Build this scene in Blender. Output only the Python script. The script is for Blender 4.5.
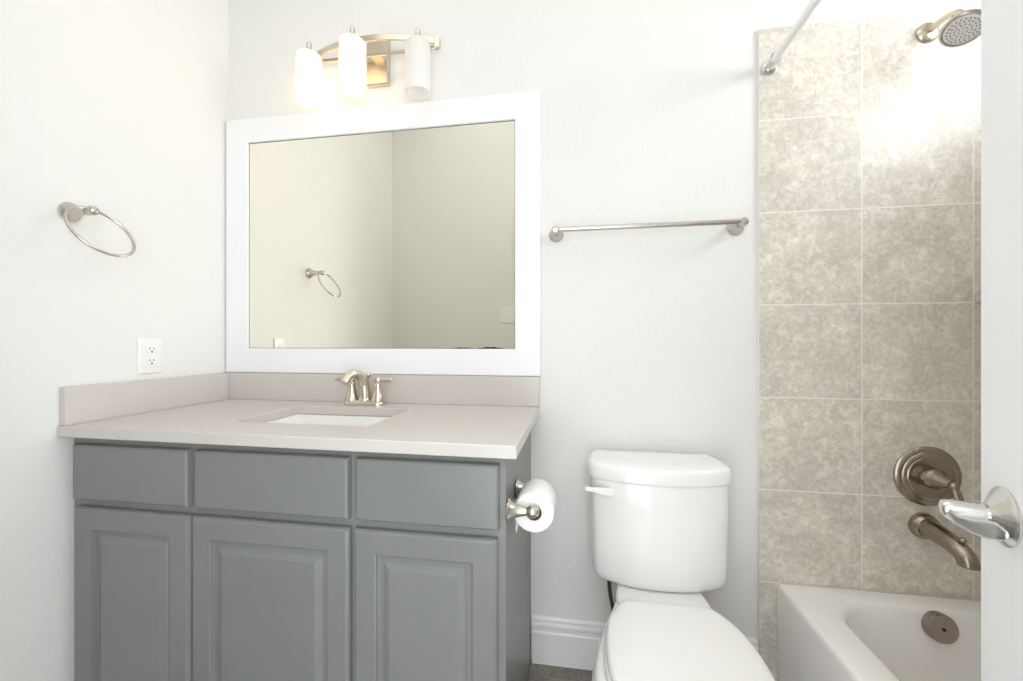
import bpy, bmesh, math, random
from mathutils import Vector, Matrix
random.seed(4)
PI = math.pi
for o in list(bpy.data.objects): bpy.data.objects.remove(o)
S = bpy.context.scene; COL = S.collection

# ------------------------------------------------------------------ camera
YAW = 0.1599; FPX = 406.56; CAM = Vector((1.4109, -1.4611, 1.1683))
cd = bpy.data.cameras.new('camera'); co = bpy.data.objects.new('camera', cd); COL.objects.link(co)
cd.sensor_width = 36.0; cd.sensor_fit = 'HORIZONTAL'; cd.lens = FPX/1023*36.0
cd.shift_y = (341.45-340.5)/1023; cd.clip_start = 0.01; cd.clip_end = 50
co.location = CAM; co.rotation_euler = (PI/2, 0, YAW)
S.camera = co
# ------------------------------------------------------------------ world, exposure, lamps
w = bpy.data.worlds.new('world'); S.world = w; w.use_nodes = True
w.node_tree.nodes['Background'].inputs[0].default_value = (0.86, 0.93, 1.0, 1)
w.node_tree.nodes['Background'].inputs[1].default_value = 0.3
S.view_settings.view_transform = 'Standard'; S.view_settings.look = 'None'
S.view_settings.gamma = 1.0; S.view_settings.use_curve_mapping = False
S.view_settings.exposure = 0.07
S.cycles.max_bounces = 14; S.cycles.diffuse_bounces = 10

def area(name, loc, rot, sx, sy, power, color=(1, 1, 1), shape='RECTANGLE'):
    l = bpy.data.lights.new(name, 'AREA'); l.shape = shape; l.size = sx; l.size_y = sy
    l.energy = power; l.color = color
    o = bpy.data.objects.new(name, l); COL.objects.link(o); o.location = loc; o.rotation_euler = rot
    return o
area('daylight_at_window', (2.985, -0.62, 2.19), (0, PI/2, 0), 0.46, 0.90, 17.5, (0.95, 0.98, 1.0))
area('hall_fill', (1.3, -2.45, 3.0), (0, 0, 0), 1.3, 1.1, 12, (1.0, 0.985, 0.955))  # unseen lamp added over the hall for front fill
area('doorway_fill', (1.36, -1.70, 1.06), (PI/2, 0, 0), 0.64, 1.96, 13.5, (0.92, 0.965, 1.0))  # fill lamp added behind the camera, stands in for daylight from the hall
area('left_wall_fill', (2.45, -2.65, 1.15), (PI/2, 0, math.radians(52)), 0.9, 1.7, 42, (0.90, 0.955, 1.0))  # added lamp aimed through the doorway to brighten the left wall; no window there
area('overhead_soft_fill', (1.10, -0.90, 3.02), (0, 0, 0), 1.5, 1.0, 5.0, (0.98, 0.99, 1.0))  # large soft lamp added out of view to even out the light, no fixture

# ------------------------------------------------------------------ materials
def lin(c):
    return tuple(((x/255)/12.92 if x/255 <= .04045 else ((x/255+.055)/1.055)**2.4) for x in c)
def mat(name, base, rough=.5, metal=0.0, spec=.5, coat=0.0, noise=None, bump=None, tint=None, aniso=0):
    """noise=(scale,detail,color2,factor) mottling that belongs to the thing; bump=(scale,strength,dist)"""
    m = bpy.data.materials.new(name); m.use_nodes = True
    nt = m.node_tree; b = nt.nodes['Principled BSDF']; L = nt.links
    b.inputs['Base Color'].default_value = (*base, 1); b.inputs['Roughness'].default_value = rough
    b.inputs['Metallic'].default_value = metal; b.inputs['Specular IOR Level'].default_value = spec
    b.inputs['Coat Weight'].default_value = coat; b.inputs['Coat Roughness'].default_value = .06
    tc = nt.nodes.new('ShaderNodeTexCoord')
    if noise:
        n = nt.nodes.new('ShaderNodeTexNoise'); n.inputs['Scale'].default_value = noise[0]; n.inputs['Detail'].default_value = noise[1]
        L.new(tc.outputs['Object'], n.inputs['Vector'])
        mx = nt.nodes.new('ShaderNodeMix'); mx.data_type = 'RGBA'
        mr = nt.nodes.new('ShaderNodeMapRange'); mr.inputs[1].default_value = .35; mr.inputs[2].default_value = .65
        mr.inputs[4].default_value = noise[3]
        L.new(n.outputs['Fac'], mr.inputs[0]); L.new(mr.outputs[0], mx.inputs[0])
        mx.inputs[6].default_value = (*base, 1); mx.inputs[7].default_value = (*noise[2], 1)
        L.new(mx.outputs[2], b.inputs['Base Color'])
    if bump:
        n2 = nt.nodes.new('ShaderNodeTexNoise'); n2.inputs['Scale'].default_value = bump[0]; n2.inputs['Detail'].default_value = 3
        L.new(tc.outputs['Object'], n2.inputs['Vector'])
        bp = nt.nodes.new('ShaderNodeBump'); bp.inputs['Strength'].default_value = bump[1]; bp.inputs['Distance'].default_value = bump[2]
        L.new(n2.outputs['Fac'], bp.inputs['Height']); L.new(bp.outputs[0], b.inputs['Normal'])
    return m

M = {}
M['paint'] = mat('wall paint', (.765, .758, .740), .75, spec=.25, noise=(3, 2, (.757, .750, .732), 1), bump=(90, .22, .004))
M['ceiling'] = mat('ceiling paint', (.88, .88, .86), .9, spec=.1, bump=(70, .2, .003))
M['trim'] = mat('white trim paint', (.80, .80, .81), .35, noise=(6, 2, (.78, .78, .79), 1))
M['frame'] = mat('white mirror frame paint', (.84, .84, .86), .4, noise=(5, 2, (.82, .82, .84), 1))
M['cab'] = mat('grey cabinet paint', (.200, .207, .200), .33, spec=.5, noise=(8, 3, (.192, .199, .192), 1), bump=(140, .06, .001))
M['cabin'] = mat('cabinet interior board', (.45, .40, .33), .7, noise=(9, 3, (.40, .35, .28), 1))
M['quartz'] = mat('warm grey quartz', (.605, .57, .54), .22, spec=.5, noise=(420, 3, (.535, .50, .475), .8))
M['porcelain'] = mat('white porcelain', (.83, .825, .81), .10, spec=.5, coat=.3, noise=(2, 1, (.82, .815, .80), 1))
M['tub'] = mat('white tub acrylic', (.87, .85, .83), .16, spec=.5, coat=.2, noise=(2, 1, (.86, .84, .82), 1))
M['plastic'] = mat('white plastic', (.80, .80, .80), .3, noise=(6, 1, (.79, .79, .79), 1))
M['seatplastic'] = mat('toilet seat plastic', (.82, .81, .79), .16, noise=(3, 1, (.81, .80, .78), 1))
M['dark'] = mat('dark slot', (.02, .02, .02), .6, noise=(20, 1, (.03, .03, .03), 1))
M['nickel'] = mat('brushed nickel', (.60, .565, .515), .27, 1.0, noise=(300, 2, (.54, .505, .455), .8))
M['nickelwarm'] = mat('champagne nickel', (.70, .63, .52), .25, 1.0, noise=(300, 2, (.64, .57, .47), .7))
M['bronze'] = mat('aged brushed nickel', (.40, .345, .29), .25, 1.0, noise=(200, 2, (.34, .29, .24), .8))
M['satin'] = mat('satin nickel', (.70, .69, .67), .22, 1.0, noise=(300, 2, (.64, .63, .61), .6))
M['chrome'] = mat('chrome', (.80, .82, .84), .08, 1.0, noise=(40, 1, (.77, .79, .82), .5))
M['paper'] = mat('toilet paper', (.86, .86, .85), .95, spec=.05, noise=(60, 3, (.83, .83, .82), 1), bump=(160, .25, .002))
M['card'] = mat('cardboard core', (.32, .24, .17), .9, noise=(50, 2, (.26, .19, .13), 1))
M['edge'] = mat('painted mirror recess shadow', (.16, .16, .15), .5, noise=(30, 1, (.12, .12, .11), 1))  # dark colour painted in for the shade where the glass sits recessed
M['rubber'] = mat('black braided hose', (.03, .03, .032), .45, noise=(200, 2, (.07, .07, .07), 1))
M['rodwhite'] = mat('white rod enamel', (.88, .88, .86), .25, noise=(5, 1, (.86, .86, .84), 1))
M['door'] = mat('white door paint', (.87, .87, .89), .38, noise=(4, 2, (.855, .855, .875), 1))
M['ceramic'] = mat('beige ceramic shelf', (.62, .59, .53), .15, noise=(25, 3, (.56, .53, .47), 1))
M['nozzle'] = mat('pale spray face', (.86, .86, .84), .35, noise=(30, 1, (.83, .83, .81), 1))
M['scuff'] = mat('pale scuffed plaster', (.86, .86, .84), .8, noise=(200, 3, (.74, .73, .70), 1))

def tile_mat(name, u, v, u0, v0, size=.303, c=((.69, .65, .585), (.555, .515, .445), (.79, .76, .70)), grout=(.80, .785, .75), rough=.38):
    m = bpy.data.materials.new(name); m.use_nodes = True; nt = m.node_tree; L = nt.links; N = nt.nodes
    b = N['Principled BSDF']
    tc = N.new('ShaderNodeTexCoord'); sx = N.new('ShaderNodeSeparateXYZ'); L.new(tc.outputs['Object'], sx.inputs[0])
    cb = N.new('ShaderNodeCombineXYZ')
    for k, (ax, o0) in enumerate(((u, u0), (v, v0))):
        s = N.new('ShaderNodeMath'); s.operation = 'SUBTRACT'; s.inputs[1].default_value = o0 - 20*size
        L.new(sx.outputs[ax], s.inputs[0]); L.new(s.outputs[0], cb.inputs[k])
    br = N.new('ShaderNodeTexBrick'); br.offset = 0; br.squash = 1
    br.inputs['Scale'].default_value = 1; br.inputs['Mortar Size'].default_value = .0021; br.inputs['Mortar Smooth'].default_value = .15
    br.inputs['Brick Width'].default_value = size; br.inputs['Row Height'].default_value = size; br.inputs['Bias'].default_value = 0
    br.inputs['Color1'].default_value = (.2, .2, .2, 1); br.inputs['Color2'].default_value = (.8, .8, .8, 1)
    L.new(cb.outputs[0], br.inputs['Vector'])
    n1 = N.new('ShaderNodeTexNoise'); n1.inputs['Scale'].default_value = 5; n1.inputs['Detail'].default_value = 8; n1.inputs['Roughness'].default_value = .72
    n2 = N.new('ShaderNodeTexNoise'); n2.inputs['Scale'].default_value = 75; n2.inputs['Detail'].default_value = 8; n2.inputs['Roughness'].default_value = .75
    n2.inputs['Distortion'].default_value = .6
    vo = N.new('ShaderNodeTexNoise'); vo.inputs['Scale'].default_value = 34; vo.inputs['Detail'].default_value = 9; vo.inputs['Roughness'].default_value = .78; vo.inputs['Distortion'].default_value = .35
    # every tile cut from a different place of the stone pattern
    off = N.new('ShaderNodeVectorMath'); off.operation = 'MULTIPLY_ADD'; off.inputs[1].default_value = (3.7, 5.1, 2.3)
    L.new(br.outputs['Color'], off.inputs[0]); L.new(tc.outputs['Object'], off.inputs[2])
    for n in (n1, n2, vo): L.new(off.outputs[0], n.inputs['Vector'])
    r1 = N.new('ShaderNodeMapRange'); r1.inputs[1].default_value = .40; r1.inputs[2].default_value = .60; L.new(n2.outputs['Fac'], r1.inputs[0])
    m1 = N.new('ShaderNodeMix'); m1.data_type = 'RGBA'; L.new(r1.outputs[0], m1.inputs[0])
    m1.inputs[6].default_value = (*c[1], 1); m1.inputs[7].default_value = (*c[0], 1)
    r2 = N.new('ShaderNodeMapRange'); r2.inputs[1].default_value = .50; r2.inputs[2].default_value = .60; r2.inputs[4].default_value = .8; L.new(vo.outputs['Fac'], r2.inputs[0])
    m2 = N.new('ShaderNodeMix'); m2.data_type = 'RGBA'; L.new(r2.outputs[0], m2.inputs[0]); L.new(m1.outputs[2], m2.inputs[6]); m2.inputs[7].default_value = (*c[2], 1)
    r3 = N.new('ShaderNodeMapRange'); r3.inputs[1].default_value = .35; r3.inputs[2].default_value = .65; r3.inputs[3].default_value = .86; r3.inputs[4].default_value = 1.12; L.new(n1.outputs['Fac'], r3.inputs[0])
    hs = N.new('ShaderNodeHueSaturation'); L.new(r3.outputs[0], hs.inputs['Value']); L.new(m2.outputs[2], hs.inputs['Color'])
    m3 = N.new('ShaderNodeMix'); m3.data_type = 'RGBA'; L.new(br.outputs['Fac'], m3.inputs[0]); L.new(hs.outputs[0], m3.inputs[6]); m3.inputs[7].default_value = (*grout, 1)
    L.new(m3.outputs[2], b.inputs['Base Color'])
    rr = N.new('ShaderNodeMix'); L.new(br.outputs['Fac'], rr.inputs[0]); rr.inputs[2].default_value = rough; rr.inputs[3].default_value = .85; L.new(rr.outputs[0], b.inputs['Roughness'])
    inv = N.new('ShaderNodeMath'); inv.operation = 'SUBTRACT'; inv.inputs[0].default_value = 1; L.new(br.outputs['Fac'], inv.inputs[1])
    bp = N.new('ShaderNodeBump'); bp.inputs['Strength'].default_value = .5; bp.inputs['Distance'].default_value = .002
    L.new(inv.outputs[0], bp.inputs['Height']); L.new(bp.outputs[0], b.inputs['Normal'])
    return m
T = .303; TX0 = 2.0006; TZ0 = .379
M['tileback'] = tile_mat('shower wall tile', 0, 2, TX0, TZ0)
M['tileside'] = tile_mat('shower side wall tile', 1, 2, 0, TZ0)
M['floor'] = tile_mat('floor tile', 0, 1, .1, -.07, .33, ((.27, .24, .20), (.20, .175, .145), (.36, .33, .285)), (.30, .28, .25), .45)

def mirror_mat():
    m = bpy.data.materials.new('silvered mirror glass'); m.use_nodes = True; nt = m.node_tree
    b = nt.nodes['Principled BSDF']; b.inputs['Metallic'].default_value = 1; b.inputs['Roughness'].default_value = 0.0
    tc = nt.nodes.new('ShaderNodeTexCoord'); n = nt.nodes.new('ShaderNodeTexNoise'); n.inputs['Scale'].default_value = 3
    nt.links.new(tc.outputs['Object'], n.inputs['Vector'])
    mx = nt.nodes.new('ShaderNodeMix'); mx.data_type = 'RGBA'; nt.links.new(n.outputs['Fac'], mx.inputs[0])
    mx.inputs[6].default_value = (.92, .905, .815, 1); mx.inputs[7].default_value = (.925, .91, .82, 1)
    nt.links.new(mx.outputs[2], b.inputs['Base Color'])
    return m
M['mirror'] = mirror_mat()
def frosted(name):
    m = bpy.data.materials.new(name); m.use_nodes = True; nt = m.node_tree; N = nt.nodes; L = nt.links
    for n in list(N): N.remove(n)
    out = N.new('ShaderNodeOutputMaterial')
    tr = N.new('ShaderNodeBsdfTranslucent'); df = N.new('ShaderNodeBsdfDiffuse'); gl = N.new('ShaderNodeBsdfGlossy')
    tc = N.new('ShaderNodeTexCoord'); no = N.new('ShaderNodeTexNoise'); no.inputs['Scale'].default_value = 18
    L.new(tc.outputs['Object'], no.inputs['Vector'])
    mx = N.new('ShaderNodeMix'); mx.data_type = 'RGBA'; L.new(no.outputs['Fac'], mx.inputs[0])
    mx.inputs[6].default_value = (.95, .945, .935, 1); mx.inputs[7].default_value = (.93, .925, .915, 1)
    L.new(mx.outputs[2], tr.inputs[0]); L.new(mx.outputs[2], df.inputs[0]); gl.inputs['Roughness'].default_value = .35
    a = N.new('ShaderNodeMixShader'); a.inputs[0].default_value = .45; L.new(tr.outputs[0], a.inputs[1]); L.new(df.outputs[0], a.inputs[2])
    c = N.new('ShaderNodeMixShader'); c.inputs[0].default_value = .05; L.new(a.outputs[0], c.inputs[1]); L.new(gl.outputs[0], c.inputs[2])
    L.new(c.outputs[0], out.inputs[0])
    return m
M['shade'] = frosted('frosted white glass')
def emit(name, col, st):
    m = bpy.data.materials.new(name); m.use_nodes = True; b = m.node_tree.nodes['Principled BSDF']
    b.inputs['Base Color'].default_value = (.8, .8, .8, 1); b.inputs['Emission Color'].default_value = (*col, 1); b.inputs['Emission Strength'].default_value = st
    return m
M['bulb'] = emit('lit warm bulb', (1.0, .70, .36), 11)
M['bulboff'] = mat('unlit frosted bulb', (.8, .8, .78), .3, noise=(20, 1, (.78, .78, .76), 1))
def glass_mat():
    m = bpy.data.materials.new('window glass'); m.use_nodes = True; nt = m.node_tree; N = nt.nodes; L = nt.links
    for n in list(N): N.remove(n)
    out = N.new('ShaderNodeOutputMaterial'); t = N.new('ShaderNodeBsdfTransparent'); g = N.new('ShaderNodeBsdfGlossy'); g.inputs['Roughness'].default_value = .02
    x = N.new('ShaderNodeMixShader'); x.inputs[0].default_value = .05
    L.new(t.outputs[0], x.inputs[1]); L.new(g.outputs[0], x.inputs[2]); L.new(x.outputs[0], out.inputs[0])
    return m
M['glass'] = glass_mat()

# ------------------------------------------------------------------ mesh helpers (world coordinates)
def V(*a): return Vector(a)
ORG = {}
def obj(name, bm, m, parent=None, smooth=True, bevel=0, seg=2, angle=35, mats=None):
    if parent is not None:
        org = ORG[parent]
        for v in bm.verts: v.co -= org
    else: org = V(0, 0, 0)
    bmesh.ops.recalc_face_normals(bm, faces=bm.faces[:])
    me = bpy.data.meshes.new(name); bm.to_mesh(me); bm.free()
    for mm in (mats or [m]): me.materials.append(mm)
    o = bpy.data.objects.new(name, me); COL.objects.link(o)
    if smooth:
        for p in me.polygons: p.use_smooth = True
        if hasattr(me, 'set_sharp_from_angle'): me.set_sharp_from_angle(angle=math.radians(angle))
    if bevel:
        b = o.modifiers.new('bevel', 'BEVEL'); b.width = bevel; b.segments = seg; b.limit_method = 'ANGLE'; b.angle_limit = math.radians(40)
        b.harden_normals = False
    if parent is not None: o.parent = parent
    ORG[o] = org
    return o
def thing(name, label, cat, loc, group=None):
    o = bpy.data.objects.new(name, None); COL.objects.link(o); o.location = loc; o.empty_display_size = .05
    o['label'] = label; o['category'] = cat
    if group: o['group'] = group
    ORG[o] = Vector(loc)
    return o
def tag(o, label, cat, group=None):
    o['label'] = label; o['category'] = cat
    if group: o['group'] = group
    return o
def struct(name, bm, m, bevel=0, smooth=False, label=None, cat=None, **k):
    o = obj(name, bm, m, None, smooth, bevel, **k); o['kind'] = 'structure'
    o['label'] = label; o['category'] = cat
    return o
def B(): return bmesh.new()
def box(bm, x0, x1, y0, y1, z0, z1):
    vs = [bm.verts.new((x, y, z)) for x in (x0, x1) for y in (y0, y1) for z in (z0, z1)]
    for f in ((0, 1, 3, 2), (4, 6, 7, 5), (0, 4, 5, 1), (2, 3, 7, 6), (0, 2, 6, 4), (1, 5, 7, 3)): bm.faces.new([vs[i] for i in f])
    return bm
def basis(axis):
    a = Vector(axis).normalized(); t = V(0, 0, 1) if abs(a.z) < .9 else V(1, 0, 0)
    u = t.cross(a).normalized(); return u, a.cross(u), a
def lathe(bm, prof, loc=(0, 0, 0), axis=(0, 0, 1), n=40, closed=False):
    """prof = [(radius, height along axis)...]; ends with radius 0 close on the axis"""
    u, v, a = basis(axis); loc = Vector(loc); rings = []
    for r, h in prof:
        if r <= 1e-6: rings.append([bm.verts.new(loc+a*h)])
        else: rings.append([bm.verts.new(loc+a*h+(u*math.cos(2*PI*k/n)+v*math.sin(2*PI*k/n))*r) for k in range(n)])
    pairs = list(zip(rings, rings[1:]))
    if closed: pairs.append((rings[-1], rings[0]))
    for A, C in pairs:
        if len(A) == 1 and len(C) == 1: continue
        for k in range(n):
            j = (k+1) % n
            if len(A) == 1: bm.faces.new((A[0], C[k], C[j]))
            elif len(C) == 1: bm.faces.new((A[k], C[0], A[j]))
            else: bm.faces.new((A[k], C[k], C[j], A[j]))
    return bm
def loft(bm, rings, cap0=True, cap1=True, closed=False):
    R = [[bm.verts.new(p) for p in r] for r in rings]; n = len(R[0])
    pr = list(zip(R, R[1:]))
    if closed: pr.append((R[-1], R[0]))
    for A, C in pr:
        for k in range(n):
            j = (k+1) % n; bm.faces.new((A[k], A[j], C[j], C[k]))
    if not closed:
        if cap0: bm.faces.new(R[0])
        if cap1: bm.faces.new(R[-1][::-1])
    return bm
def crom(P, n, closed=False):
    """Catmull-Rom through P, n samples per span"""
    P = [Vector(p) for p in P]; N = len(P); out = []
    spans = N if closed else N-1
    for i in range(spans):
        g = (lambda k: P[k % N]) if closed else (lambda k: P[max(0, min(N-1, k))])
        a, b, c, d = g(i-1), g(i), g(i+1), g(i+2)
        for s in range(n):
            t = s/n; out.append(.5*((2*b)+(c-a)*t+(2*a-5*b+4*c-d)*t*t+(3*b-a-3*c+d)*t**3))
    if not closed: out.append(P[-1])
    return out
def tube(bm, path, rad, n=16, cap=True, sx=1.0, closed=False, up=None):
    """round (or sx-flattened) tube along path; rad number or list"""
    path = [Vector(p) for p in path]; N = len(path)
    R = rad if isinstance(rad, (list, tuple)) else [rad]*N
    t0 = (path[1]-path[0]).normalized(); u = Vector(up) if up else basis(t0)[0]; rings = []
    for i, p in enumerate(path):
        if closed: t = (path[(i+1) % N]-path[i-1]).normalized()
        else: t = (path[min(N-1, i+1)]-path[max(0, i-1)]).normalized()
        u = (u-t*u.dot(t)).normalized(); v = t.cross(u)
        rings.append([p+(u*math.cos(2*PI*k/n)*sx+v*math.sin(2*PI*k/n))*R[i] for k in range(n)])
    return loft(bm, rings, cap, cap, closed)
def rrect(x0, x1, y0, y1, r, z, k=8):
    out = []
    for cx, cy, a0 in ((x1-r, y1-r, 0), (x0+r, y1-r, PI/2), (x0+r, y0+r, PI), (x1-r, y0+r, 1.5*PI)):
        for i in range(k+1):
            a = a0+PI/2*i/k; out.append(V(cx+r*math.cos(a), cy+r*math.sin(a), z))
    return out

# ------------------------------------------------------------------ room shell
RX = 2.83; FY = -1.52; HZ = 3.05; HY = -3.3; FZ = .02
def cells(bm, axis, at, thick, us, zs, skip):
    """wall slab split around openings: us, zs grid lines, skip = set of (i,j) cells left open"""
    for i in range(len(us)-1):
        for j in range(len(zs)-1):
            if (i, j) in skip: continue
            if axis == 'y': box(bm, us[i], us[i+1], min(at, at+thick), max(at, at+thick), zs[j], zs[j+1])
            else: box(bm, min(at, at+thick), max(at, at+thick), us[i], us[i+1], zs[j], zs[j+1])
    bmesh.ops.remove_doubles(bm, verts=bm.verts[:], dist=1e-5)
    seen = {}
    for f in bm.faces[:]:
        key = tuple(sorted(v.index for v in f.verts))
    bm.verts.index_update()
    for f in bm.faces[:]:
        seen.setdefault(tuple(sorted(v.index for v in f.verts)), []).append(f)
    kill = [f for L_ in seen.values() if len(L_) > 1 for f in L_]
    bmesh.ops.delete(bm, geom=kill, context='FACES_ONLY')
    return bm
struct('floor', box(B(), -.12, RX+.14, HY-.1, .12, -.06, FZ), M['floor'], label='brown grey stone tile floor', cat='floor')
struct('ceiling', box(B(), -.12, RX+.14, HY-.1, .12, HZ, HZ+.06), M['ceiling'], label='white ceiling over the bathroom', cat='ceiling')
WB = struct('wall_back', box(B(), -.12, RX+.14, 0, .12, 0, HZ), M['paint'], label='pale greige painted wall behind the vanity and toilet', cat='wall')
struct('wall_left', box(B(), -.12, 0, HY, 0, 0, HZ), M['paint'], label='pale greige painted wall left of the vanity', cat='wall')
WY0, WY1, WZ0, WZ1 = -1.06, -.18, 1.94, 2.44
struct('wall_right', cells(B(), 'x', RX, .14, [HY, WY0, WY1, 0], [0, WZ0, WZ1, HZ], {(1, 1)}), M['paint'], label='painted wall at the far side of the tub', cat='wall')
DX0, DX1, DZ = 1.02, 1.70, 2.06
struct('wall_front', cells(B(), 'y', FY, -.12, [0, DX0, DX1, RX], [0, DZ, HZ], {(1, 0)}), M['paint'], label='painted wall with the doorway, seen in the mirror', cat='wall')
struct('wall_hall', box(B(), -.12, RX+.14, HY-.1, HY, 0, HZ), M['paint'], label='painted hall wall beyond the doorway', cat='wall')
# tiled surround
bm = B(); cells(bm, 'y', -.002, -.008, [TX0, RX-.001], [FZ+.0005, 2.199], set())
struct('wall_tile_back', bm, M['tileback'], bevel=.003, smooth=True, label='beige stone look tiles around the shower fittings', cat='wall tile')
struct('wall_tile_right', cells(B(), 'x', RX-.001, -.008, [FY+.011, WY0, WY1, -.011], [FZ+.0005, WZ0, 2.203], {(1, 1)}), M['tileside'], label='beige stone look tiles along the tub', cat='wall tile')
struct('wall_tile_front', cells(B(), 'y', FY+.002, .008, [TX0, RX-.01], [FZ+.0005, 2.199], set()), M['tileback'], label='beige stone look tiles at the foot of the tub', cat='wall tile')
# high window over the tub
bm = B(); fw = .035
cells(bm, 'x', RX+.085, .04, [WY0, WY0+fw, WY1-fw, WY1], [WZ0, WZ0+fw, WZ1-fw, WZ1], {(1, 1)})
win = struct('window_1', bm, M['trim'], label='high window over the tub', cat='window'); ORG[win] = V(0, 0, 0)
obj('glass', box(B(), RX+.10, RX+.106, WY0+fw, WY1-fw, WZ0+fw, WZ1-fw), M['glass'], win, False)
# door casing
bm = B()
for s in (FY+.001, FY-.121):
    y0, y1 = (s, s+.014) if s > FY-.05 else (s-.014, s)
    box(bm, DX0-.05, DX0, y0, y1, FZ, DZ+.05); box(bm, DX1, DX1+.05, y0, y1, FZ, DZ+.05); box(bm, DX0, DX1, y0, y1, DZ, DZ+.05)
struct('trim_1', bm, M['trim'], label='white casing around the doorway', cat='trim')
# baseboards: extruded profile (out from wall, height)
BP = [(0, 0), (.016, 0), (.016, .118), (.012, .124), (.012, .137), (.015, .142), (.014, .150), (.008, .156), (.008, .166), (.004, .174), (0, .176)]
def baseboard(name, p0, p1, nrm, label):
    p0 = Vector(p0); p1 = Vector(p1); nrm = Vector(nrm)
    struct(name, loft(B(), [[p+nrm*a+V(0, 0, b*.93+FZ+.0005) for a, b in BP] for p in (p0, p1)]), M['trim'], smooth=True, angle=20, label=label, cat='baseboard')
baseboard('baseboard_back', (1.2515, -.001, 0), (TX0-.002, -.001, 0), (0, -1, 0), 'white profiled baseboard behind the toilet')
baseboard('baseboard_left', (.001, -.585, 0), (.001, FY+.02, 0), (1, 0, 0), 'white baseboard on the left wall')
baseboard('baseboard_front', (.02, FY+.001, 0), (DX0-.052, FY+.001, 0), (0, 1, 0), 'white baseboard beside the doorway')
# a pale scuff in the paint near the toilet
bm = B()
pts = [(1.372, .362), (1.378, .372), (1.392, .376), (1.405, .392), (1.411, .394), (1.404, .378), (1.412, .374), (1.398, .367), (1.388, .359), (1.380, .366)]
loft(bm, [[V(x, y, z) for x, z in pts] for y in (-.0002, -.0008)])
sc = obj('scuff_mark', bm, M['scuff'], WB, False); sc['label'] = 'small pale scuff in the wall paint'

# ------------------------------------------------------------------ vanity cabinet
CX0, CX1, CY = .012, 1.247, -.5265
van = thing('vanity_cabinet', 'grey painted bathroom vanity cabinet with three raised panel doors', 'cabinet', (.63, -.26, FZ))
bm = B()
box(bm, CX0, CX0+.016, CY+.019, -.004, FZ, .905)
box(bm, CX0+.016, CX1-.016, CY+.019, -.004, .10, .116); box(bm, CX0+.016, CX1-.016, -.012, -.004, .116, .905)
box(bm, CX0+.016, CX1-.016, CY+.075, CY+.09, FZ, .10)
obj('carcass', bm, M['cabin'], van, False)
bm = B(); box(bm, CX1-.016, CX1, CY+.019, -.004, FZ, .905)
obj('side_panel', bm, M['cab'], van, True, .0015)
bm = B()
xs = [CX0, .065, .385, .440, .842, .890, 1.205, CX1]; zs = [.10, .14, .695, .740, .87, .905]
sk = {(i, j) for i in (1, 3, 5) for j in (1, 3)}
cells(bm, 'y', CY+.019, -.019, xs, zs, sk)
obj('face_frame', bm, M['cab'], van, True, .001)
def raised_door(x0, x1, z0, z1, y):
    """framed door with a raised field, front towards -y; y = back plane"""
    def rect(i, d): return [V(x0+i, y-d, z0+i), V(x1-i, y-d, z0+i), V(x1-i, y-d, z1-i), V(x0+i, y-d, z1-i)]
    steps = [(0, 0), (0, .012), (.003, .017), (.008, .020), (.055, .020), (.058, .0185), (.060, .012), (.063, .0105), (.074, .0105), (.076, .0125), (.089, .0180), (.092, .0192)]
    return loft(B(), [rect(i, d) for i, d in steps])
def slab(x0, x1, z0, z1, y):
    def rect(i, d): return [V(x0+i, y-d, z0+i), V(x1-i, y-d, z0+i), V(x1-i, y-d, z1-i), V(x0+i, y-d, z1-i)]
    return loft(B(), [rect(i, d) for i, d in ((0, 0), (0, .012), (.002, .0165), (.006, .0195), (.010, .020))])
for x0, x1 in ((.032, .403), (.423, .858), (.877, 1.233)):
    obj('drawer_front', slab(x0, x1, .732, .884, CY-.0005), M['cab'], van, True, angle=25)
for x0, x1 in ((.039, .408), (.415, .861), (.874, 1.229)):
    obj('door', raised_door(x0, x1, .118, .711, CY-.0005), M['cab'], van, True, angle=18)

# ------------------------------------------------------------------ countertop, sink
CT0, CT1 = .911, .936
SX0, SX1, SY0, SY1 = .412, .842, -.424, -.130
bm = B()
top = [V(.0015, -.559, CT1), V(1.278, -.568, CT1), V(1.278, -.0015, CT1), V(.0015, -.0015, CT1)]
hol = [V(SX0, SY0, CT1), V(SX1, SY0, CT1), V(SX1, SY1, CT1), V(SX0, SY1, CT1)]
dn = lambda P: [V(p.x, p.y, CT0-.005) for p in P]
loft(bm, [top, dn(top), dn(hol), hol], closed=True)
cnt = obj('countertop', bm, M['quartz'], None, True, .0025, 2); tag(cnt, 'warm grey quartz vanity countertop with sink cutout', 'countertop')
obj('backsplash', box(B(), .0222, 1.278, -.0215, -.0015, CT1, 1.0425), M['quartz'], cnt, True, .0015)
obj('backsplash', box(B(), .0015,   .0215, -.553, -.0015, CT1, 1.0425), M['quartz'], cnt, True, .0015)
snk = thing('sink', 'white rectangular undermount sink set into the grey countertop', 'sink', (.628, -.28, .79))
bm = B(); z = CT0-.0055
R = [rrect(SX0-.025, SX1+.025, SY0-.025, SY1+.025, .03, z-.012), rrect(SX0-.025, SX1+.025, SY0-.025, SY1+.025, .03, z),
     rrect(SX0-.004, SX1+.004, SY0-.004, SY1+.004, .022, z), rrect(SX0, SX1, SY0, SY1, .022, z-.006),
     rrect(SX0+.008, SX1-.008, SY0+.008, SY1-.008, .03, z-.085), rrect(SX0+.018, SX1-.018, SY0+.018, SY1-.018, .04, z-.112),
     rrect(SX0+.045, SX1-.045, SY0+.045, SY1-.045, .04, z-.124), rrect(.60, .656, -.30, -.25, .02, z-.130)]
loft(bm, R, False, True)
obj('basin', bm, M['porcelain'], snk, True, angle=60)
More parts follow.
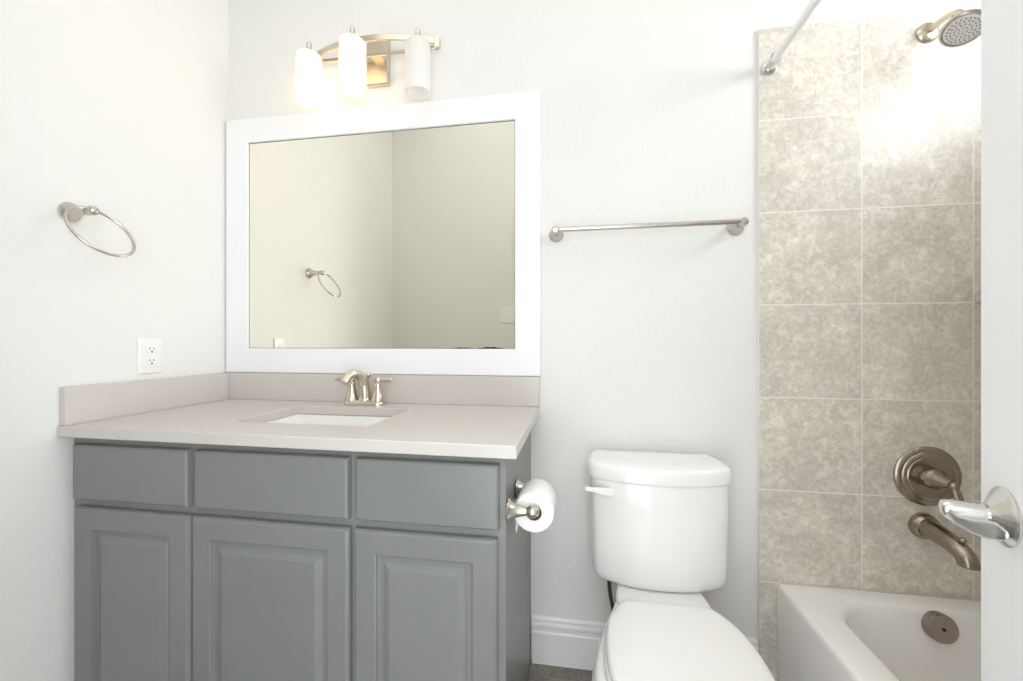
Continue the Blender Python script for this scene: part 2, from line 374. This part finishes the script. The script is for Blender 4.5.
obj('drain', lathe(B(), [(0, 0), (.020, .001), (.022, .004), (.016, .006), (0, .0065)], (.628, -.275, z-.1305), n=28), M['nickel'], snk)

# ------------------------------------------------------------------ faucet
FX, FYY = .638, -.066
fau = thing('faucet', 'brushed nickel two handle faucet at the back of the sink', 'faucet', (FX, FYY, CT1))
bm = B(); h = CT1+.0003
loft(bm, [rrect(FX-.078+i, FX+.078-i, FYY-.028+i, FYY+.028-i, .0275-i, h+dz) for i, dz in ((0, 0), (0, .006), (.003, .012), (.006, .016), (.0085, .018))])
obj('base', bm, M['nickelwarm'], fau, True, angle=50)
P = [(FX, FYY, h+.015), (FX, FYY-.001, h+.045), (FX-.002, FYY-.004, h+.078), (FX-.006, FYY-.02, h+.104), (FX-.013, FYY-.048, h+.116), (FX-.020, FYY-.076, h+.109), (FX-.024, FYY-.096, h+.088)]
cp = crom(P, 7); n = len(cp)
bm = tube(B(), cp, [.0215-.0070*min(1, i/(n*.75)) for i in range(n)], 20, up=(1, 0, 0))
lathe(bm, [(0, 0), (.024, 0), (.024, .006), (.021, .012), (.0, .012)], (FX, FYY, h+.014), n=28)
obj('spout', bm, M['nickelwarm'], fau, True, angle=45)
for s in (-1, 1):
    hx = FX+s*.052
    hd = obj('handle', lathe(B(), [(0, .012), (.024, .012), (.0245, .018), (.019, .032), (.0145, .055), (.0125, .068), (.0135, .073), (.0125, .078), (.0105, .081), (.012, .085), (.012, .096), (.008, .102), (0, .103)], (hx, FYY, h), n=32), M['nickelwarm'], fau, True, angle=50)
    lp = [V(hx+s*.004, FYY-.001, h+.091), V(hx+s*.02, FYY-.003, h+.092), V(hx+s*.042, FYY-.006, h+.093), V(hx+s*.056, FYY-.008, h+.094), V(hx+s*.062, FYY-.009, h+.094)]
    obj('lever', tube(B(), lp, [.0080, .0075, .0090, .0082, .003], 14, up=(0, 0, 1)), M['nickelwarm'], hd, True)
bm = tube(B(), [V(FX-.003, FYY+.031, h+.012), V(FX-.003, FYY+.031, h+.098)], .0028, 10)
lathe(bm, [(0, 0), (.006, .002), (.0095, .008), (.0095, .014), (.005, .020), (0, .0205)], (FX-.003, FYY+.031, h+.094), n=18)
obj('lift_rod', bm, M['nickelwarm'], fau)

# ------------------------------------------------------------------ mirror
MX0, MX1, MZ0, MZ1 = .006, 1.283, 1.0438, 2.062
IX0, IX1, IZ0, IZ1 = .106, 1.191, 1.141, 1.966
mir = thing('mirror', 'large wall mirror in a wide white frame above the vanity', 'mirror', (.645, -.002, MZ0))
def fr(x0, x1, z0, z1, y): return [V(x0, y, z0), V(x1, y, z0), V(x1, y, z1), V(x0, y, z1)]
bm = B(); e = .003
loft(bm, [fr(MX0, MX1, MZ0, MZ1, -.002), fr(MX0, MX1, MZ0, MZ1, -.017), fr(MX0+e, MX1-e, MZ0+e, MZ1-e, -.020),
          fr(IX0-e, IX1+e, IZ0-e, IZ1+e, -.020), fr(IX0, IX1, IZ0, IZ1, -.018), fr(IX0, IX1, IZ0, IZ1, -.002)], closed=True)
obj('frame', bm, M['frame'], mir, True, angle=20)
# mitre seams
def seam(a, b):
    a = Vector(a); b = Vector(b); d = (b-a).normalized(); p = V(-d.z, 0, d.x)*.0005
    return [a-p, a+p, b+p, b-p]
bm = B()
for a, b in (((IX1+.004, -.0200, IZ0-.004), (MX1-.01, -.0200, MZ0+.01)),):
    q = seam(a, b); loft(bm, [q, [p+V(0, -.0002, 0) for p in q]])
obj('mitre_seam', bm, M['plastic'], mir, False)
obj('glass', box(B(), IX0+.0005, IX1-.0005, -.012, -.004, IZ0+.0005, IZ1-.0005), M['mirror'], mir, False)
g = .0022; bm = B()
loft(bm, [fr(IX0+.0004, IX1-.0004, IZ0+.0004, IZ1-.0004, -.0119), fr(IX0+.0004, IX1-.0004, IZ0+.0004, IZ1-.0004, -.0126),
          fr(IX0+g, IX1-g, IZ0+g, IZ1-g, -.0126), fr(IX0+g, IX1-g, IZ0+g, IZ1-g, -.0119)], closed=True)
obj('edge_shadow_strip', bm, M['edge'], mir, False)  # dark loop drawn as the shadow line between frame and glass
bm = B()   # blackened silvering along the lower edge of the glass
for x0, x1, hh in ((.955, 1.04, .0035), (1.05, 1.15, .0065)):
    n = 12; lo = []; up = []
    for i in range(n+1):
        x = x0+(x1-x0)*i/n; s = math.sin(PI*i/n)
        lo.append(V(x, -.0127, IZ0+.0004)); up.append(V(x, -.0127, IZ0+.0022+hh*s*(.8+.2*math.sin(i*1.9))))
    ring = lo+up[::-1]
    loft(bm, [ring, [p+V(0, -.0004, 0) for p in ring]])
obj('desilvered_edge', bm, M['dark'], mir, False)

# ------------------------------------------------------------------ vanity light
LX = .667
vl = thing('vanity_light', 'three lamp brushed nickel vanity light above the mirror, right lamp unlit', 'light fixture', (LX, -.002, 2.23))
bm = B(); loft(bm, [[V(LX-.003+a*(.043-i), -y, 2.232+b*(.090-i)) for a, b in ((-1, -1), (1, -1), (1, 1), (-1, 1))] for i, y in ((0, .002), (0, .020), (.003, .024))])
bp = obj('backplate', bm, M['nickelwarm'], vl, True, angle=20)
lathe(B(), [], (0, 0, 0)).free()
obj('screw', lathe(B(), [(0, 0), (.006, 0), (.006, .004), (.003, .008), (0, .0085)], (LX, -.024, 2.237), (0, -1, 0), n=16), M['nickelwarm'], bp)
def strip(bm, pts, hz, th, z):
    rings = []
    for i, p in enumerate(pts):
        t = (pts[min(len(pts)-1, i+1)]-pts[max(0, i-1)]).normalized(); nn = V(-t.y, t.x, 0)
        rings.append([p+nn*a+V(0, 0, z+b) for a, b in ((-th, -hz), (th, -hz), (th, hz), (-th, hz))])
    return loft(bm, rings)
bm = B()
arc = [V(LX+.245*k/16, -.050-.052*(1-(k/16)**2), 0) for k in range(-16, 17)]
strip(bm, arc, .011, .003, 2.256)
strip(bm, [V(LX+x, -.046, 0) for x in (-.245, -.1, .1, .245)], .006, .003, 2.236)
for s in (-1, 1): box(bm, LX+s*.245-.010, LX+s*.245+.010, -.058, -.042, 2.230, 2.266)
box(bm, LX-.02, LX+.02, -.046, -.022, 2.231, 2.241)
obj('bar', bm, M['nickelwarm'], vl, True, .0012)
for k, (sx, sy, zt) in enumerate(((.423, -.082, 2.244), (.618, -.116, 2.251), (.850, -.082, 2.242))):
    e = max(-.243, min(.243, sx-LX)); ay = -.050-.052*(1-(e/.245)**2)
    bm = tube(B(), [V(LX+e, ay, 2.257), V(sx, sy, 2.257)], .0055, 12)
    lathe(bm, [(0, -.012), (.026, -.012), (.027, -.004), (.021, .003), (.012, .007), (.0085, .012), (.0085, .034), (.0070, .040), (.004, .043), (0, .044)], (sx, sy, zt), n=32)
    lathe(bm, [(0, -.045), (.015, -.045), (.016, -.012), (0, -.012)], (sx, sy, zt), n=24)
    obj('socket', bm, M['nickelwarm'], vl, True, angle=45)
    sh = obj('lamp_shade', lathe(B(), [(.026, 0), (.037, -.001), (.0425, -.006), (.0445, -.014), (.045, -.09), (.0445, -.170), (.043, -.178), (.040, -.181), (.038, -.179)], (sx, sy, zt-.006), n=48), M['shade'], vl, True, angle=60)
    sh['label'] = ['frosted glass shade glowing warm over its lower half', 'frosted glass shade glowing warm in the middle', 'white frosted glass shade without light'][k]
    obj('bulb', lathe(B(), [(.010, 0), (.010, -.022), (.012, -.035), (.021, -.058), (.025, -.078), (.023, -.094), (.014, -.106), (0, -.110)], (sx, sy, zt-.048), n=24), M['bulb'] if k < 2 else M['bulboff'], vl)

# ------------------------------------------------------------------ towel ring
tr = thing('towel_ring', 'brushed nickel towel ring jutting from the left wall', 'towel ring', (.001, -.53, 1.532))
obj('post', lathe(B(), [(0, 0), (.026, 0), (.027, .003), (.025, .007), (.019, .014), (.013, .034), (.0095, .056), (.0095, .062), (.0125, .066), (.0125, .084), (.009, .090), (0, .092)], (.0012, -.53, 1.532), (1, 0, 0), n=36), M['nickel'], tr, angle=50)
C = V(.1174, -.5337, 1.4702); dwn = V(.522, 0, -.853)
obj('ring', tube(B(), [C+(V(0, 1, 0)*math.cos(a)+dwn*math.sin(a))*.0763 for a in [2*PI*i/72 for i in range(72)]], .0042, 12, closed=True), M['nickel'], tr)

# ------------------------------------------------------------------ outlet, switch
ol = thing('wall_outlet', 'white duplex power outlet on the left wall above the counter', 'outlet', (.001, -.312, 1.122))
def plate(u0, u1, z0, z1, fn):
    def rr(i, d): return [fn(u0+i, d, z0+i), fn(u1-i, d, z0+i), fn(u1-i, d, z1-i), fn(u0+i, d, z1-i)]
    return loft(B(), [rr(i, d) for i, d in ((0, .001), (0, .003), (.003, .0065), (.006, .007))])
fl = lambda u, d, z: V(d, u, z)
obj('cover_plate', plate(-.350, -.274, 1.061, 1.183, fl), M['plastic'], ol, True, angle=15)
for zc in (1.1415, 1.1025):
    n = 28; ring = [(-.312+.0165*max(-1, min(1, 1.15*math.cos(2*PI*k/n))), zc+.0145*math.sin(2*PI*k/n)) for k in range(n)]
    f = obj('receptacle', loft(B(), [[V(d, -.312+(y+.312)*s, zc+(q-zc)*s) for y, q in ring] for s, d in ((1, .0069), (1, .009), (.94, .0096))]), M['plastic'], ol, True, angle=30)
    bm = B()
    box(bm, .0094, .0099, -.3195, -.3175, zc-.001, zc+.008); box(bm, .0094, .0099, -.3068, -.3048, zc-.0005, zc+.007)
    lathe(bm, [(0, 0), (.0028, 0), (.0028, .0005), (0, .0005)], (.0095, -.312, zc-.0075), (1, 0, 0), n=14)
    obj('slots', bm, M['dark'], f, False)
ls = thing('light_switch', 'white double rocker light switch seen in the mirror', 'light switch', (.905, FY+.001, 1.36))
ff = lambda u, d, z: V(u, FY+d, z)
obj('cover_plate', plate(.847, .9635, 1.304, 1.420, ff), M['plastic'], ls, True, angle=15)
for xc in (.882, .928):
    bm = B(); loft(bm, [[V(xc+a*(.0165-i), FY+d, 1.362+b*(.0335-i)) for a, b in ((-1, -1), (1, -1), (1, 1), (-1, 1))] for i, d in ((0, .006), (0, .0085), (.002, .010))])
    obj('rocker', bm, M['plastic'], ls, True, angle=20)

# ------------------------------------------------------------------ towel bar
tb = thing('towel_bar', 'long brushed nickel towel bar on the wall above the toilet', 'towel bar', (1.632, -.001, 1.535))
TBY = -.066
for px in (1.338, 1.933):
    obj('post', lathe(B(), [(0, 0), (.025, 0), (.026, .003), (.024, .007), (.018, .013), (.0125, .030), (.0105, .048), (.0125, .052), (.0135, .060), (.0135, .074), (.010, .080), (0, .0815)], (px, -.0012, 1.548), (0, -1, 0), n=36), M['nickel'], tb, angle=50)
obj('bar', tube(B(), [V(1.3385, TBY, 1.550), V(1.6, TBY, 1.550), V(1.9325, TBY, 1.550)], .0085, 20), M['nickel'], tb)

# ------------------------------------------------------------------ toilet paper
tp = thing('toilet_paper_holder', 'brushed nickel paper holder posts on the cabinet side', 'paper holder', (1.251, -.445, .78))
RC = V(1.309, 0, .760)
for py in (-.5135, -.376):
    obj('post', lathe(B(), [(0, 0), (.0255, 0), (.0265, .003), (.0245, .006), (.0185, .010), (.0135, .030), (.0105, .044), (.0105, .048), (.0135, .051), (.0145, .060), (.0125, .070), (.007, .075), (0, .076)], (1.2482, py, .770), (1, 0, 0), n=36), M['nickel'], tp, angle=50)
obj('roller', tube(B(), [V(1.3085, -.512, .770), V(1.3085, -.445, .770), V(1.3085, -.378, .770)], .0055, 16), M['nickel'], tp)
ro = thing('toilet_paper_roll', 'white toilet paper roll hanging beside the cabinet', 'toilet paper', (1.309, -.445, .713))
y0, y1 = -.497, -.395
def rollring(r, y): return [V(RC.x+r*math.cos(2*PI*k/56), y, RC.z+r*math.sin(2*PI*k/56)) for k in range(56)]
bm = B(); loft(bm, [rollring(.0192, y0+.001), rollring(.0455, y0), rollring(.0475, y0+.002), rollring(.0475, y1-.002), rollring(.0455, y1), rollring(.0192, y1-.001)], closed=True)
pr_ = obj('paper', bm, M['paper'], ro, True, angle=50)
bm = B(); loft(bm, [rollring(.0178, y0+.0006), rollring(.0192, y0+.0006), rollring(.0192, y1-.0006), rollring(.0178, y1-.0006)], closed=True)
obj('core', bm, M['card'], ro, True)
bm = B(); sh_ = [V(RC.x-.0475*math.cos(a), 0, RC.z+.0475*math.sin(a)) for a in (.15, 0, -.25, -.5)]+[V(1.2655, 0, .722), V(1.267, 0, .710)]
loft(bm, [[V(p.x+o, y, p.z) for p in sh_]+[V(p.x+o+.0009, y, p.z) for p in sh_[::-1]] for y, o in ((y0+.001, -.0004), (y1-.002, -.0004))])
obj('loose_sheet', bm, M['paper'], ro, False)

# ------------------------------------------------------------------ toilet
TXC = 1.650
to = thing('toilet', 'white two piece toilet with closed lid between vanity and tub', 'toilet', (TXC, -.40, FZ))
def outline(tab, n=5):
    """closed plan outline from (half width, y) pairs running back to front"""
    L_ = [V(TXC-hw, y, 0) for hw, y in tab if hw > 0]; f = [V(TXC, y, 0) for hw, y in tab if hw == 0]
    Rr = [V(TXC+hw, y, 0) for hw, y in tab if hw > 0]
    return crom(L_+f+Rr[::-1], n, True)
def ring(ol_, z, s=1.0, c=None, dz=None):
    c = c or V(TXC, sum(p.y for p in ol_)/len(ol_), 0)
    return [V(c.x+(p.x-c.x)*s, c.y+(p.y-c.y)*s, z) for p in ol_]
tank_tab = [(.158, -.026), (.186, -.036), (.198, -.062), (.207, -.115), (.207, -.155), (.190, -.188), (.130, -.215), (.065, -.230), (0, -.2345)]
tank = [p+V(.006, 0, 0) for p in outline(tank_tab)]
tc_ = V(TXC+.006, -.120, 0)
obj('tank', loft(B(), [ring(tank, z, s, tc_) for z, s in ((.436, .60), (.437, .86), (.441, .905), (.449, .932), (.464, .952), (.50, .962), (.62, .978), (.748, .990))]), M['porcelain'], to, angle=80)
obj('tank_lid', loft(B(), [ring(tank, z, s, tc_) for z, s in ((.7485, .96), (.7485, 1.010), (.751, 1.020), (.757, 1.025), (.776, 1.025), (.785, 1.018), (.791, 1.002), (.795, .970), (.7975, .89), (.799, .60), (.7995, .2))]), M['porcelain'], to, angle=80)
bm = lathe(B(), [(0, 0), (.013, 0), (.014, .006), (.011, .012), (0, .012)], (1.512, -.199, .719), (0, -1, 0), n=20)
loft(bm, [[V(x, y-d*.5, z-h_), V(x, y+d*.5, z-h_), V(x, y+d*.5, z+h_), V(x, y-d*.5, z+h_)] for x, y, z, h_, d in ((1.520, -.216, .719, .0115, .009), (1.494, -.218, .720, .0115, .009), (1.470, -.219, .723, .0085, .009), (1.454, -.219, .7245, .0060, .008), (1.440, -.219, .7255, .0068, .007), (1.434, -.219, .726, .004, .006))])
obj('flush_lever', bm, M['plastic'], to, True, .002, angle=50)
rim = [(.095, -.060), (.110, -.09), (.118, -.19), (.134, -.265), (.162, -.345), (.186, -.43), (.199, -.52), (.186, -.61), (.140, -.692), (.070, -.736), (0, -.750)]
low = [(.070, -.085), (.085, -.11), (.092, -.19), (.095, -.265), (.104, -.335), (.110, -.40), (.110, -.46), (.100, -.52), (.075, -.565), (.040, -.588), (0, -.597)]
def mix(a, b, t): return [(p[0]*(1-t)+q[0]*t, p[1]*(1-t)+q[1]*t) for p, q in zip(a, b)]
secs = [(FZ+.0005, 0, 1.05), (.026, 0, 1.05), (.03, 0, 1.0), (.13, .05, .97), (.20, .35, .98), (.26, .70, 1.0), (.31, .96, 1.04), (.35, 1.0, 1.06), (.385, 1.0, 1.04), (.412, 1.0, 1.0), (.420, 1.0, .985), (.423, 1.0, .95)]
obj('bowl', loft(B(), [ring(outline(mix(low, rim, t)), z, s) for z, t, s in secs]), M['porcelain'], to, angle=80)
# raised saddle of the bowl that carries the tank
sad = [(.085, -.050), (.106, -.066), (.112, -.12), (.119, -.19), (.128, -.245), (.120, -.288), (.06, -.298), (0, -.300)]
obj('saddle', loft(B(), [ring(outline(sad), z, s) for z, s in ((.405, 1.0), (.425, 1.0), (.432, .98), (.4352, .93))]), M['porcelain'], to, angle=80)
seat_t = [(.090, -.302), (.122, -.312), (.148, -.350), (.168, -.405), (.177, -.48), (.174, -.565), (.150, -.645), (.094, -.712), (0, -.738)]
st = outline(seat_t)
obj('seat', loft(B(), [ring(st, z, s) for z, s in ((.4245, .97), (.426, 1.0), (.436, 1.0), (.4405, .985), (.442, .95))]), M['seatplastic'], to, angle=80)
obj('lid', loft(B(), [ring(st, z, s*.972) for z, s in ((.4435, .97), (.4445, .995), (.448, 1.0), (.455, 1.0), (.4605, .985), (.4635, .95), (.465, .85), (.466, .5))]), M['seatplastic'], to, angle=80)
for s in (-1, 1):
    bm = tube(B(), [V(TXC+s*.058, -.300, .440), V(TXC+s*.075, -.300, .440), V(TXC+s*.092, -.300, .440)], .010, 16)
    obj('hinge', bm, M['seatplastic'], to)
hs_ = thing('water_supply_hose', 'dark braided supply hose under the toilet tank', 'hose', (1.50, -.03, .10))
hp = crom([V(1.515, -.115, .433), V(1.513, -.112, .40), V(1.517, -.10, .35), V(1.528, -.085, .28), V(1.532, -.065, .20), V(1.532, -.047, .145)], 8)
obj('hose', tube(B(), hp, .006, 12), M['rubber'], hs_)
bm = lathe(B(), [(0, 0), (.022, 0), (.022, .004), (.009, .008), (.009, .045), (.012, .046), (.012, .062), (0, .062)], (1.532, -.0022, .135), (0, -1, 0), n=24)
obj('stop_valve', bm, M['chrome'], hs_, angle=45)

# ------------------------------------------------------------------ bathtub
bt = thing('bathtub', 'white alcove bathtub along the tiled wall behind the door', 'bathtub', (2.45, -.76, FZ))
OX0, OX1, OY0, OY1 = 2.053, RX-.012, FY+.013, -.0115
bm = B(); zt = .385; k = 10
r0 = lambda z, i, r: rrect(OX0+i, OX1-i, OY0+i, OY1-i, r, z, k)
ri = lambda z, i, r, e=0: rrect(2.140+i, OX1-.058-i*.8, OY0+.075+i*1.6, OY1-.066-i*(.55 if e == 0 else e), r, z, k)
loft(bm, [r0(FZ+.0005, .004, .004), r0(.366, 0, .006), r0(.377, .002, .008), r0(.383, .007, .01), r0(zt, .014, .012),
          ri(zt, 0, .13), ri(zt-.002, .008, .128), ri(zt-.009, .017, .125), ri(zt-.022, .024, .122), ri(.27, .045, .10), ri(.15, .075, .12), ri(.10, .095, .14), ri(.078, .13, .14), ri(.068, .18, .12), ri(.065, .24, .05)], True, True)
obj('shell', bm, M['tub'], bt, True, angle=70)
ax = V(0, -1, .16)
ov = obj('overflow_plate', lathe(B(), [(0, 0), (.0395, 0), (.0395, .022), (.0375, .0255), (0, .0262)], (2.446, -.092, .340), ax, n=44), M['bronze'], bt, True, angle=40)
obj('screw', lathe(B(), [(0, 0), (.005, 0), (.005, .0012), (0, .0012)], V(2.446, -.092, .340)+ax.normalized()*.0262, ax, n=16), M['dark'], ov)
obj('drain', lathe(B(), [(0, 0), (.030, 0), (.030, .004), (.02, .005), (0, .004)], (2.45, -.32, .0655), n=28), M['bronze'], bt)

# ------------------------------------------------------------------ shower and tub fittings
WALL = -.0105
sv = thing('shower_valve', 'round aged nickel shower valve trim with conical handle', 'shower valve', (2.481, WALL, .7515))
c0 = (2.481, WALL, .7515); ax = (0, -1, 0)
obj('escutcheon', lathe(B(), [(0, 0), (.091, 0), (.092, .004), (.087, .009), (.079, .0115), (.076, .0105), (.074, .013), (.066, .0155), (.063, .0145), (.060, .0165), (.045, .014), (.034, .013), (0, .013)], c0, ax, n=72), M['bronze'], sv, angle=35)
hd = obj('handle', lathe(B(), [(0, .012), (.030, .012), (.031, .020), (.031, .034), (.0275, .038), (.024, .046), (.017, .064), (.0105, .080), (.009, .084), (.0115, .088), (.0125, .094), (.0105, .100), (.006, .104), (0, .105)], c0, ax, n=40), M['bronze'], sv, angle=45)
lp = crom([V(2.481, -.104, .752), V(2.4825, -.107, .740), V(2.485, -.112, .722), V(2.488, -.119, .700), V(2.490, -.122, .688)], 4)
obj('lever', tube(B(), lp, [.0065+.003*math.sin(PI*i/(len(lp)-1)) for i in range(len(lp))], 14, sx=1.2, up=(1, 0, 0)), M['bronze'], hd)
sp = thing('tub_spout', 'aged nickel tub spout with diverter knob over the tub', 'tub spout', (2.470, WALL, .60))
obj('flange', lathe(B(), [(0, 0), (.039, 0), (.040, .004), (.0395, .012), (.036, .020), (.031, .026), (0, .026)], (2.470, WALL, .598), ax, n=40), M['bronze'], sp, angle=40)
pth = crom([V(2.470, -.030, .598), V(2.470, -.062, .597), V(2.470, -.098, .593), V(2.470, -.130, .585), V(2.471, -.150, .573), V(2.472, -.158, .559), V(2.472, -.159, .550)], 6)
n = len(pth)
bm = tube(B(), pth, [.0295-.0065*min(1, i/(n*.6)) for i in range(n)], 22, up=(1, 0, 0))
body = obj('spout_body', bm, M['bronze'], sp, angle=50)
obj('diverter_knob', lathe(B(), [(0, -.004), (.005, -.004), (.0045, .010), (.008, .013), (.009, .018), (.006, .023), (0, .0245)], (2.471, -.140, .598), (0, -.25, 1), n=20), M['bronze'], sp, angle=60)

shd = thing('showerhead', 'round brushed nickel shower head on a short wall arm', 'shower head', (2.484, WALL, 2.125))
obj('flange', lathe(B(), [(0, 0), (.030, 0), (.031, .004), (.026, .010), (.014, .014), (0, .014)], (2.484, WALL, 2.125), ax, n=36), M['nickelwarm'], shd, angle=40)
ap = crom([V(2.484, -.018, 2.125), V(2.486, -.045, 2.128), V(2.491, -.075, 2.127), V(2.496, -.098, 2.116), V(2.500, -.111, 2.094)], 6)
obj('arm', tube(B(), ap, .0095, 16), M['nickelwarm'], shd)
hc = V(2.500, -.113, 2.086); hn = V(-.36, -.36, -.86).normalized()
h_ = obj('head', lathe(B(), [(0, -.010), (.012, -.010), (.014, .004), (.018, .014), (.034, .026), (.045, .034), (.0485, .041), (.0485, .047), (.044, .050), (.040, .0485), (0, .0485)], hc, hn, n=48), M['nickel'], shd, angle=40)
obj('spray_face', lathe(B(), [(0, .0486), (.0395, .0486), (.038, .0510), (0, .0525)], hc, hn, n=48), M['nozzle'], h_, angle=50)
bm = B(); u, v, a = basis(hn)
for rr_, cnt_ in ((.009, 6), (.017, 12), (.025, 17), (.0325, 22)):
    for k in range(cnt_):
        q = 2*PI*k/cnt_+rr_*40; p = hc+a*.0512+(u*math.cos(q)+v*math.sin(q))*rr_
        lathe(bm, [(0, 0), (.0017, 0), (.0014, .0016), (0, .0018)], p, hn, n=8)
obj('nozzles', bm, M['rubber'], h_)['kind'] = 'stuff'

rod = thing('curtain_rod', 'white shower curtain rod with chrome end flange', 'curtain rod', (2.032, -.76, 2.066))
RZ, RXX = 2.066, 2.032
obj('rod', tube(B(), [V(RXX, -.045, RZ), V(RXX, -.76, RZ), V(RXX, FY+.045, RZ)], .0125, 24), M['rodwhite'], rod)
for y, s in ((WALL, -1), (FY+.0105, 1)):
    obj('end_flange', lathe(B(), [(0, 0), (.024, 0), (.025, .004), (.021, .010), (.016, .014), (.0155, .042), (.0165, .044), (.0165, .050), (0, .050)], (RXX, y, RZ), (0, s, 0), n=32), M['chrome'], rod, angle=40)

sf = B(); n = 20; cx_, cy_ = RX-.0095, -.0105
prof = [V(cx_, cy_, 0)]+[V(cx_-.212*math.cos(PI/2*k/n), cy_-.212*math.sin(PI/2*k/n), 0) for k in range(n+1)]
loft(sf, [[p+V(0, 0, z) for p in prof] for z in (1.287, 1.311)])
tag(obj('corner_shelf', sf, M['ceramic'], None, True, .004), 'small ceramic corner shelf on the tiled wall beside the door edge', 'shelf')

# ------------------------------------------------------------------ open door
HD = V(.342, .940, 0).normalized()            # along the door towards its free edge
NL = V(-HD.y, HD.x, 0)                        # face seen by the camera
HC = V(1.900, -.907, .966)                    # centre of the handle rose on that face
FE = HC+HD*.058; HW = .665; DT = .035
bm = B()
def dp(s, d, z): p = FE-HD*(HW-s)-NL*d; return V(p.x, p.y, z)
cellsu = [(0, .11), (.11, HW-.11), (HW-.11, HW)]
zl = [FZ+.012, .22, .93, 1.06, 1.90, 2.03]
def dbox(s0, s1, d0, d1, z0, z1):
    P = [dp(s, d, z) for s in (s0, s1) for d in (d0, d1) for z in (z0, z1)]
    vs = [bm.verts.new(p) for p in P]
    for f in ((0, 1, 3, 2), (4, 6, 7, 5), (0, 4, 5, 1), (2, 3, 7, 6), (0, 2, 6, 4), (1, 5, 7, 3)): bm.faces.new([vs[i] for i in f])
dbox(0, .11, 0, DT, FZ+.012, 2.03); dbox(HW-.11, HW, 0, DT, FZ+.012, 2.03)
for z0, z1 in ((FZ+.012, .22), (.93, 1.06), (1.90, 2.03)): dbox(.11, HW-.11, 0, DT, z0, z1)
for z0, z1 in ((.22, .93), (1.06, 1.90)): dbox(.11, HW-.11, .009, DT-.009, z0, z1)
door = obj('door_1', bm, M['door'], None, True, .002); door['kind'] = 'structure'
door['label'] = 'white bathroom door standing open at the right edge'; door['category'] = 'door'
bm = lathe(B(), [(0, .0003), (.0325, .0003), (.0335, .003), (.0322, .0045), (.0285, .0065), (.0210, .0105), (.0150, .0145), (.0125, .0165), (0, .0165)], HC, NL, n=48)
hdl = obj('door_handle', bm, M['satin'], door, True, angle=30); hdl['label'] = 'satin nickel lever door handle'
bm = lathe(B(), [(0, .016), (.0092, .016), (.0092, .018), (.0108, .0185), (.0108, .047), (.0102, .051), (.0085, .054), (.005, .0555), (0, .056)], HC, NL, n=36)
obj('neck', bm, M['satin'], hdl, True, angle=30)
bm = B(); cs = []
# curved blade, from the outer end of the neck back towards the hinges
for t, off, dz, hh, th in ((-.008, .051, .000, .004, .002), (-.006, .052, .000, .008, .0025), (.004, .051, -.003, .009, .003), (.020, .046, -.007, .0065, .002), (.038, .041, -.005, .0085, .0016), (.054, .036, -.001, .0105, .0015), (.066, .033, .002, .0100, .0015), (.074, .031, .003, .007, .0015), (.078, .030, .004, .003, .0012)):
    c = HC-HD*t+NL*off+V(0, 0, dz); n = 16
    cs.append([c+V(0, 0, hh*math.cos(2*PI*k/n))+NL*(th*math.sin(2*PI*k/n)) for k in range(n)])
loft(bm, cs)
obj('lever', bm, M['satin'], hdl, True, angle=60)
